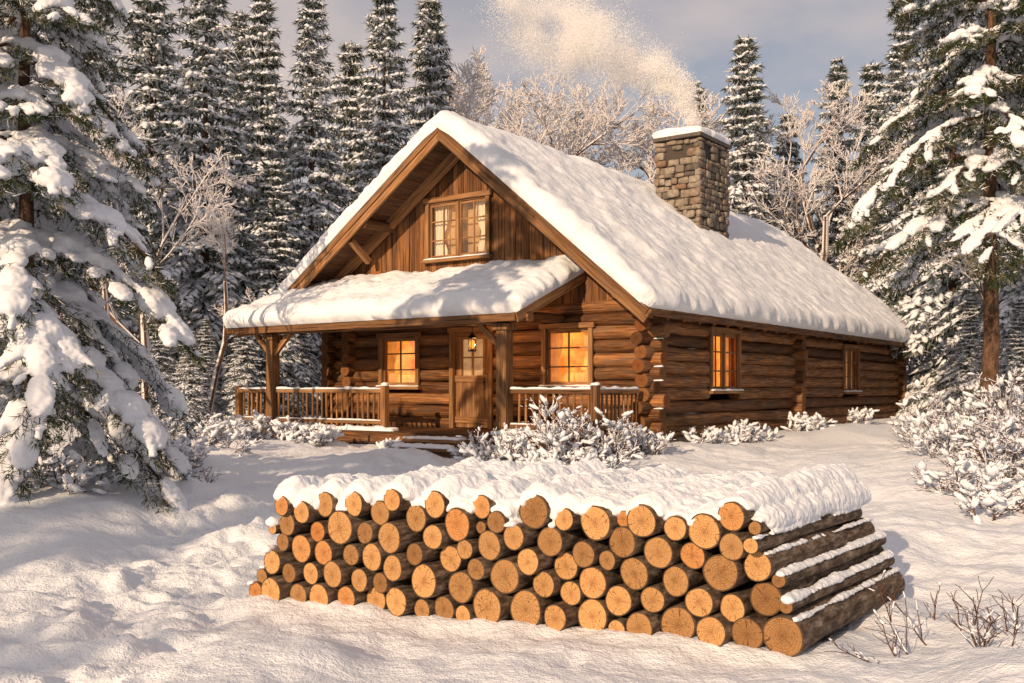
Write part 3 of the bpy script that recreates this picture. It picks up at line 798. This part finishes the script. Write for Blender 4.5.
for i, (s, z, r) in enumerate(PK):
    u0 = prn.randn()*.03; ln = PLEN+prn.randn()*.06
    if s < .7: u0 += prn.uniform(-.08, .02)
    U0.append((u0, ln)); n = 9
    u = np.linspace(u0, u0+ln, n)
    pt = ppos(np.full(n, s), u, z+zb)
    pt[:, 2] += .008*np.sin(u*2.2+i)
    tube(mb, pt, r*.985*(1+.015*np.sin(u*3+i*2)), 22, 0, 1, prn.rand(), .2, i*13+1, .022)
mb.obj("logs", [M_bark, M_fend], pile)
Sg = np.arange(0.02, 4.40, .022)
def env(s):
    d = np.abs(PK[:, 0]-s); k = d < PK[:, 2]
    zz = np.where(k, PK[:, 1]+np.sqrt(np.clip(PK[:, 2]**2-d**2, 0, None)), 0); i = int(np.argmax(zz)); return zz[i], i
E = [env(s) for s in Sg]; ez = np.array([e[0] for e in E]); ei = np.array([e[1] for e in E])
smo = np.convolve(np.pad(ez, 7, 'edge'), np.ones(15)/15, 'valid')
cs, xs_, zs_ = [], [], []
ulist = np.arange(0, PLEN, .042)
for s, z, i, zm in zip(Sg, ez, ei, smo):
    c = PK[i]; top = z > .80
    if z < .1: continue
    rel = abs(s-c[0])/c[2]
    if rel > .70 and not top: continue
    u0, ln = U0[i]
    ul = u0+ulist[ulist < ln-.01]; q = np.stack([np.full(len(ul), s), ul, np.zeros(len(ul))], -1)
    nz = fbm(q, 2.2, 3, 5); nz2 = fbm(q, 8, 3, 9); nz3 = fbm(q, 20, 2, 15); qs = q*np.array([2.5, .8, 1])
    if top:
        ef = np.clip((ul-u0-.005-.05*(nz2+.3))/.09, 0, 1)**.5
        bl = np.clip((ul-u0-.08)/.35, 0, 1)*max(0, zm-z)
        th = (.076+.085*nz+.04*nz2+.012*nz3)*ef+.01; ok = (ef > .02) & ((rel < .95) | (ul-u0 > .10)); zc = z+bl
    else:
        th = .036*(1-rel*.6)+.035*fbm(qs, 3, 3, 44)+.012*nz2; ok = th > .007; zc = np.full(len(ul), z)
    th = np.maximum(th, .010)
    pp = ppos(np.full(len(ul), s), ul, zb+th*.2); pp[:, 2] += zc
    for p, t_, o_ in zip(pp, th, ok):
        if o_: cs.append(p); xs_.append(.030+t_*.32); zs_.append(t_*.9)
cs = np.array(cs); xs_ = np.array(xs_)[:, None]; zs_ = np.array(zs_)[:, None]
ms = MB(); blobs(ms, cs, xs_*I3[0], xs_*I3[1], zs_*I3[2], ICO1)
so2 = ms.obj("pile_snow", [M_snow], pile)
rm = so2.modifiers.new("r", 'REMESH'); rm.mode = 'VOXEL'; rm.voxel_size = .014; rm.use_smooth_shade = True
s2 = so2.modifiers.new("s", 'SMOOTH'); s2.iterations = 3; s2.factor = .5
tex = bpy.data.textures.new("snowclouds", 'CLOUDS'); tex.noise_scale = .05
dm = so2.modifiers.new("d", 'DISPLACE'); dm.texture = tex; dm.strength = .025; dm.mid_level = .5; dm.texture_coords = 'LOCAL'

# ------------------------------------------------------------------ TREES
def conifer(seed, H, R, clear=.06, nb=190, tsp=.17, droop=.55, power=.85, near=False, snow=1.0, ndl=(8, .26, .035), trunk_r=None, snowtpl=OCT, sw=1., fk=4, reps=2):
    rng = rs(seed); mb = MB(); ms = MB() if near else mb
    tr = trunk_r or (H*.010+.04)
    zz = np.linspace(-.3, H, 14); wob = np.cumsum(rng.randn(14, 2)*.02*H/14, 0)
    tp = np.c_[wob, zz]; tube(mb, tp, np.maximum(tr*(1-zz/H*.97), .012), 10 if near else 6, 0, None, .5, .15, seed)
    Ps, Ds, Ls = [], [], []; S0, S1, SR0, SR1 = [], [], [], []
    nw = max(8, nb//6)
    for i in range(nb):
        wi = i//6; f = (wi+.25*rng.rand())/nw; f = min(f, .999); h = clear+(1-clear)*f**.92
        rel = (1-h)/(1-clear)
        l = (R*max(rel, 0)**power*rng.uniform(.62, 1.15)+.10)
        az = i*math.pi/3+wi*.7+rng.randn()*.25; dr = np.array([math.cos(az), math.sin(az), 0])
        el = -.05+.75*h**1.5+rng.randn()*.10; dp = droop*(1-.45*h)*rng.uniform(.7, 1.3)
        ns = 7; s = np.linspace(0, 1, ns)
        base = np.array([np.interp(h*H, zz, tp[:, 0]), np.interp(h*H, zz, tp[:, 1]), h*H])
        P = base+dr*(l*s*(1-.12*s))[:, None]; P[:, 2] += l*(el*s-dp*s**1.7+.15*np.clip(s-.7, 0, 1))
        side = np.array([-dr[1], dr[0], 0]); P += side*(rng.randn()*.08*l*s**2)[:, None]
        br = max(.008, .02*l)
        S0 += list(P[:-1]); S1 += list(P[1:]); SR0 += list(br*(1-s[:-1]*.85)); SR1 += list(br*(1-s[1:]*.85))
        nt_ = max(4, int(l/tsp)); sj = np.linspace(.14, 1, nt_)
        for j, sv in enumerate(sj):
            p = np.array([np.interp(sv, s, P[:, 0]), np.interp(sv, s, P[:, 1]), np.interp(sv, s, P[:, 2])])
            k = min(int(sv*(ns-1)), ns-2); tg = norm(P[k+1]-P[k])
            for sd in ((-1, 1) if j < nt_-1 else (0,)):
                tl = l*.40*(1-sv)**.65*min(1, sv*3)+.13+.06*rng.rand()
                d = norm(tg*(.75+.2*rng.rand())+side*sd*.85*rng.uniform(.7, 1.2)+np.array([0, 0, -.18-.25*rng.rand()]))
                Ps.append(p); Ds.append(d); Ls.append(tl*rng.uniform(.7, 1.25))
    S0 = np.array(S0); S1 = np.array(S1)
    if near: segs(mb, S0, S1, SR0, SR1, 4, 0, .4)
    Ps = np.array(Ps); Ds = np.array(Ds); Ls = np.array(Ls); n = len(Ps)
    if near:
        segs(mb, Ps, Ps+Ds*Ls[:, None], np.full(n, .007), np.full(n, .002), 3, 0, .4)
        K = 7; u = np.linspace(.08, 1, K)[None, :, None]
        p2 = (Ps[:, None]+Ds[:, None]*Ls[:, None, None]*u)
        sd = norm(np.cross(Ds, [0, 0, 1.]))[:, None]*np.where(np.arange(K) % 2, 1, -1)[None, :, None]
        d2 = norm(Ds[:, None]*.8+sd*.7+rng.randn(n, K, 3)*.2+np.array([0, 0, -.38])); l2 = (Ls[:, None]*.42*(1.15-u[..., 0])+.09)
        p2 = p2.reshape(-1, 3); d2 = d2.reshape(-1, 3); l2 = l2.ravel()
        needles(mb, p2, d2, l2, ndl[0], ndl[1], ndl[2], rng, .6, .15, 1)
        kf = rng.rand(len(p2)) < .5
        needles(mb, p2[kf]+[0, 0, .012], d2[kf], l2[kf], 3, ndl[1]*.9, ndl[2]*.8, rng, .4, -.3, 2)
    else:
        needles(mb, Ps, Ds, Ls, ndl[0], ndl[1], ndl[2], rng, .5, .35, 1)
    for q in range(reps):
        cl = fbm(Ps+seed, 1.3, 2, 3) if near else 0
        keep = rng.rand(n) < np.clip(.85*snow+1.1*cl, 0, 1)
        p = Ps[keep]; d = Ds[keep]; l = Ls[keep]; m_ = len(p)
        uu = rng.uniform(.2, .85, m_)[:, None]
        c = p+d*l[:, None]*uu+np.array([0, 0, .03])+rng.randn(m_, 3)*.02
        hz = norm(np.cross(d, [0, 0, 1.])); upv = np.cross(hz, d)
        a = (l*rng.uniform(.25, .5, m_))[:, None]
        if near: w_ = sw*rng.uniform(.04, .10, m_)[:, None]*np.minimum(1.6, .6+l[:, None]); t_ = rng.uniform(.035, .085, m_)[:, None]
        else: w_ = sw*rng.uniform(.07, .16, m_)[:, None]; t_ = sw*rng.uniform(.04, .09, m_)[:, None]
        blobs(ms, c, d*a, hz*w_, upv*t_, snowtpl, 0 if near else 2)
    if near:
        L_ = np.linalg.norm(S1-S0, axis=1)
        kp = rng.rand(len(S0)) < .9*min(1, snow*1.5)
        c = (S0[kp]+S1[kp])/2+[0, 0, .05]; d = norm(S1[kp]-S0[kp]); hz = norm(np.cross(d, [0, 0, 1.])); upv = np.cross(hz, d)
        ww_ = sw*rng.uniform(.06, .17, kp.sum())[:, None]*np.clip(L_[kp]*5, .5, 1.4)[:, None]
        blobs(ms, c, d*(L_[kp]*.62)[:, None], hz*ww_, upv*ww_*.6, snowtpl, 0)
    elif fk:
        needles(mb, Ps+[0, 0, .02], Ds, Ls, fk, .2, .022, rng, .5, -.05, 2)
    return mb, ms

def bare(seed, H, levels=5, spread=.55, nseg=4, kids=3, r0=None, up=.25, snow=1., stems=1, twr=.006, first=.25, lr=.62, thick=1., skip=.2, frost=.95, minbark=0.):
    rng = rs(seed); S0, S1, R0, R1 = [], [], [], []
    r0 = r0 or H*.012
    def nrm1(v): return v/math.sqrt(v[0]*v[0]+v[1]*v[1]+v[2]*v[2]+1e-12)
    def br(p, d, l, r, lev):
        n = nseg+(1 if lev == 0 else 0); st = l/n
        for i in range(n):
            d = nrm1(d+rng.randn(3)*.12+np.array([0, 0, up*.25 if lev else .05]))
            q = p+d*st; ra = r*(1-.5*i/n); rb = r*(1-.5*(i+1)/n)
            S0.append(p); S1.append(q); R0.append(max(ra, twr)); R1.append(max(rb, twr*.7)); p = q
            if lev < levels and (i+1)/n >= (first if lev == 0 else .2):
                for k in range(kids):
                    if rng.rand() < skip: continue
                    v = rng.randn(3); a = np.array([d[1]*v[2]-d[2]*v[1], d[2]*v[0]-d[0]*v[2], d[0]*v[1]-d[1]*v[0]]); a = nrm1(a); ang = rng.uniform(.6, 1.4)*spread
                    nd = nrm1(d*math.cos(ang)+a*math.sin(ang)*1.1)
                    br(p, nd, l*lr*rng.uniform(.65, 1.1)*(1-.35*i/n), rb*.55, lev+1)
    for s in range(stems):
        if stems == 1: d = np.array([rng.randn()*.05, rng.randn()*.05, 1]); pp = np.zeros(3)-[0, 0, .2]
        else: d = norm(np.array([rng.randn()*.5, rng.randn()*.5, 1.])); pp = np.array([rng.randn()*.15, rng.randn()*.15, -.1])
        br(pp, norm(d), H*(.55 if stems == 1 else .45)*rng.uniform(.8, 1.1), r0, 0)
    S0 = np.array(S0); S1 = np.array(S1); R0 = np.array(R0)*thick; R1 = np.array(R1)*thick
    mb = MB(); kb = R0 > minbark; segs(mb, S0[kb], S1[kb], R0[kb], R1[kb], 4 if stems == 1 else 3, 0, .5)
    off = np.array([0, 0, 1.]); k = rng.rand(len(S0)) < snow
    o0 = off*(R0[k]*.6+.003)[:, None]; o1 = off*(R1[k]*.6+.003)[:, None]
    segs(mb, S0[k]+o0, S1[k]+o1, R0[k]*frost+.004, R1[k]*frost+.004, 3, 1)
    return mb, S0, S1, R0

M_cm = [M_tbark, M_fneedle, M_bsnow]; M_cn = [M_tbark, M_needle, M_bsnow]
con = []; conlo = []; bar = []; barlo = []
for i, (H_, R_, nb, pw, dr) in enumerate([(17, 3.3, 200, .9, .6), (15, 2.9, 190, .85, .7), (18, 3.7, 210, 1., .55), (14, 3.0, 180, .9, .75)]):
    mbx, _ = conifer(100+i, H_, R_, .05, nb, .24, dr, pw, ndl=(6, .28, .036), fk=3)
    con.append((mbx.mesh("snowy_spruce_mesh", M_cm), H_))
for i, (H_, R_) in enumerate([(16, 3.3), (15, 3.0)]):
    mbx, _ = conifer(120+i, H_, R_, .05, 120, .42, .65, .9, ndl=(5, .4, .06), fk=0, reps=2, sw=1.5)
    conlo.append((mbx.mesh("distant_spruce_mesh", M_cm), H_))
for i in range(3):
    mbx, s0_, s1_, _ = bare(200+i, 13, 5, .62, 4, 2, None, .3, .95, 1, .009, .25, .62, 1., .33, 1.15, .016)
    bar.append((mbx.mesh("frosted_tree_mesh", [M_twig, M_frost]), float(s1_[:, 2].max())))
mbx, s0_, s1_, _ = bare(210, 13, 4, .62, 4, 2, None, .3, 1, 1, .02, .25, .62, 1., .25, 1.2, .03)
barlo.append((mbx.mesh("distant_bare_mesh", [M_twig, M_frost]), float(s1_[:, 2].max())))
trng = rs(77)
def place(name, meshes, k, x, y, height, col=None, sink=.0, sx=1.):
    me, h = meshes[k % len(meshes)]
    o = bpy.data.objects.new(name, me); (col or scene.collection).objects.link(o)
    s = height/h; o.scale = (s*sx, s*sx, s); o.rotation_euler = (0, 0, trng.rand()*6.28); o.location = (x, y, g0(x, y)-sink)
    return o
def at(px, Y): return (px-512)/995*Y
CZH = 1.8
def hpx(py, Y, x): return CZH+(388-py)/995*Y-g0(x, Y)
for px, Yd, tip, k, sx in [(205, 33, -60, 0, 1.1), (262, 42, 0, 1, 1), (314, 36, -25, 2, .95), (385, 42, -20, 0, 1.), (430, 46, -5, 1, 1), (150, 38, -30, 3, 1.1), (90, 30, -80, 2, 1.), (20, 26, -120, 0, 1),
                       (352, 50, 40, 3, 1), (745, 48, 42, 1, 1.15), (788, 56, 112, 3, 1), (697, 60, 85, 0, .9), (836, 50, 62, 0, 1), (905, 46, 10, 2, 1), (955, 36, -60, 1, 1.1), (1015, 30, -90, 2, 1.1), (872, 58, 60, 3, 1), (1050, 24, -60, 0, 1), (240, 46, 10, 2, 1), (275, 33, 160, 3, 1.2)]:
    x = at(px, Yd); place("shade_spruce_tree", con, k, x, Yd, hpx(tip, Yd, x), sx=sx)
for px, Yd, tip, k, sx in [(490, 50, 35, 0, 1.2), (545, 50, 55, 1, 1.2), (600, 52, 75, 2, 1.1), (520, 54, 45, 2, 1.2), (465, 54, 60, 2, 1.1), (645, 56, 105, 0, 1.), (810, 47, 120, 1, 1.2), (868, 49, 75, 2, 1.1), (960, 38, 90, 0, 1.1), (772, 58, 150, 0, 1.2), (150, 21, 90, 1, 1.0), (120, 19, 130, 0, 1.), (985, 28, 150, 1, 1.1), (205, 25, 190, 0, 1.1)]:
    x = at(px, Yd); place("shade_birch_tree", bar, k, x, Yd, hpx(tip, Yd, x), sx=sx)
# unseen trees added behind the viewpoint to throw broken shade across the clearing
for k, x, y, h_ in ((0, -17.5, -10.5, 10.5), (1, -4.6, -9.4, 8.6), (3, -22, -6, 11), (2, -1.0, -13, 9), (1, -14.0, -6.8, 9.5)):
    place("shade_spruce_tree", con, k, x, y, h_)
for k, x, y, h_ in ((0, -11.8, -9.5, 7.6), (1, -9.6, -5.2, 5.0), (2, -5.6, -6.0, 4.6)):
    place("shade_birch_tree", bar, k, x, y, h_)
fc = bpy.data.collections.new("background_forest_trees")
for row, (Yd, n, hh) in enumerate([(62, 26, 13), (78, 30, 16)]):
    for i in range(n):
        px = -120+1260*(i+trng.rand()*.7)/n; x = at(px, Yd); y = Yd+trng.randn()*2.5
        h_ = hh*trng.uniform(.75, 1.1)*(.85 if 440 < px < 900 else 1.15)
        if trng.rand() < .65: place("distant_spruce", conlo, trng.randint(4), x, y, h_, fc, sx=1.25)
        else: place("distant_bare_tree", barlo, trng.randint(3), x, y, h_*.9, fc, sx=1.3)
fe = empty("background_forest"); fe.instance_type = 'COLLECTION'; fe.instance_collection = fc
for px, Yd, tip, k in [(160, 24, 300, 1), (205, 26, 320, 0), (190, 21, 330, 3), (968, 27, 300, 1), (985, 24, 330, 3), (245, 30, 300, 2), (300, 33, 310, 1), (1020, 21, 300, 0), (935, 44, 290, 2)]:
    x = at(px, Yd); place("young_spruce_tree", con, k, x, Yd, hpx(tip, Yd, x), sx=1.5)

def near_tree(name, x, y, seed, H, R, **kw):
    a, s = conifer(seed, H, R, near=True, **kw)
    e = empty(name, (x, y, g0(x, y)))
    a.obj("trunk_and_needles", M_cn, e)
    so = s.obj("bough_snow", [M_bsnow], e)
    rm = so.modifiers.new("r", 'REMESH'); rm.mode = 'VOXEL'; rm.voxel_size = .03; rm.use_smooth_shade = True
    s2 = so.modifiers.new("s", 'SMOOTH'); s2.iterations = 1; s2.factor = .5
    dm = so.modifiers.new("d", 'DISPLACE'); dm.texture = tex; dm.strength = .05; dm.texture_coords = 'LOCAL'
    return e
near_tree("shade_spruce_tree", at(22, 12.2), 12.2, 301, 10.5, 2.25, clear=.10, nb=102, tsp=.16, droop=.9, power=.5, ndl=(12, .085, .006), trunk_r=.12, snowtpl=ICO1, snow=.50, sw=1.35)
near_tree("snowy_pine_tree", at(985, 19), 19, 302, 15, 3.0, clear=.30, nb=90, tsp=.2, droop=.8, power=.5, ndl=(10, .13, .010), trunk_r=.17, snowtpl=ICO1, snow=.42, sw=1.1)

# ------------------------------------------------------------------ SHRUBS
def shrub(name, x, y, seed, H, stems=14, snow=.7, nblob=120, br=.06, lev=2, twr=.0035):
    mb, S0, S1, R0 = bare(seed, H, lev, .6, 4, 2, .010 if lev > 1 else .006, .1, snow, stems, twr, .2, .55)
    rng = rs(seed+1); k = rng.choice(len(S0), min(nblob, len(S0)), replace=False)
    c = (S0[k]+S1[k])/2+[0, 0, .02]; r = rng.uniform(.35, 1.3, len(c))[:, None]*br
    d = norm(S1[k]-S0[k]); hz = norm(np.cross(d, [.01, 0, 1.])); uv = np.cross(hz, d)
    blobs(mb, c, d*r*1.9, hz*r*.8, uv*r*.6, ICO1, 1)
    o = mb.obj(name, [M_twig, M_bsnow], None, (x, y, g0(x, y)-.03)); o.rotation_euler[2] = seed; o.scale = (1.25, 1.25, 1); return o
sh = [(560, 17.9, 2.1), (515, 18.4, 1.3), (605, 18.4, 1.7), (485, 18.8, 1.), (640, 19.0, 1.), (585, 17.2, 1.0), (540, 17.0, .8), (710, 21.4, .8), (745, 22.8, .9), (805, 25.2, .9), (860, 28.5, 1.),
      (290, 21.5, 1.0), (255, 21.8, 1.2), (235, 21.2, 1.), (320, 21, .8), (215, 19, 1.2), (945, 17, 1.5), (985, 15.5, 1.7), (1010, 14.5, 1.9), (975, 13, 1.1), (930, 21, 1.4), (1000, 12, 1.0), (960, 19, 2.1), (1015, 17.5, 2.6),
      (120, 14.5, 1.2), (165, 15.5, 1.1), (60, 12, 1.0), (190, 17, 1.), (395, 21.3, .5), (140, 16.5, 1.7)]
for i, (px, Yd, h_) in enumerate(sh):
    shrub("snowy_shrub", at(px, Yd), Yd, 400+i, h_, 11+i % 5, .45, 130, .052, 2, .0045)
for i, (px, Yd, h_) in enumerate([(950, 6.9, 1.15), (972, 7.3, .9), (925, 6.7, .7), (990, 6.9, .7), (210, 14, .8)]):
    shrub("dry_twig_plant", at(px, Yd), Yd, 500+i, h_, 4, .12, 8, .012, 1, .003)

# ------------------------------------------------------------------ WORLD, SUN, CAMERA
SD = norm(np.array([-.47, -.81, .325])); el = math.asin(SD[2]); az = math.atan2(SD[0], SD[1])
w = bpy.data.worlds.new("World"); scene.world = w; w.use_nodes = True; nt = w.node_tree
bg = nt.nodes["Background"]; sky = N(nt, "ShaderNodeTexSky"); sky.sky_type = 'NISHITA'; sky.sun_disc = False
sky.sun_elevation = el; sky.sun_rotation = az; sky.air_density = 1.0; sky.dust_density = 1.6; sky.ozone_density = 1.0
tc = N(nt, "ShaderNodeTexCoord"); mp = N(nt, "ShaderNodeMapping"); mp.inputs["Scale"].default_value = (1, 1, 2.4); mp.inputs["Location"].default_value = (.35, .2, .1)
lk(nt, tc.outputs["Generated"], mp.inputs[0]); n1 = noise(nt, mp.outputs[0], 2.2, 5, .55)
cf = ramp(nt, n1, [(.33, (.12, .12, .12)), (.60, (.92, .92, .92))])
cc = mixc(nt, cf, sky.outputs[0], (8.0, 6.7, 6.2, 1))
lk(nt, cc, bg.inputs[0]); bg.inputs[1].default_value = .088
sl = bpy.data.lights.new("sun", 'SUN'); sl.energy = 4.9; sl.angle = D2R(.6); sl.color = (1, .70, .43)
s = bpy.data.objects.new("sun", sl); scene.collection.objects.link(s)
s.rotation_euler = Vector(SD).to_track_quat('Z', 'Y').to_euler(); s.location = (-10, -20, 15)
cd = bpy.data.cameras.new("camera"); cam = bpy.data.objects.new("camera", cd); scene.collection.objects.link(cam)
cam.location = (0, 0, CZH); cam.rotation_euler = (D2R(90), 0, 0); cd.lens = 35; cd.sensor_width = 36
cd.shift_y = (388-341.5)/1024; cd.clip_end = 3000; cd.clip_start = .1
scene.camera = cam
scene.view_settings.view_transform = 'Standard'; scene.view_settings.look = 'None'; scene.view_settings.exposure = 0
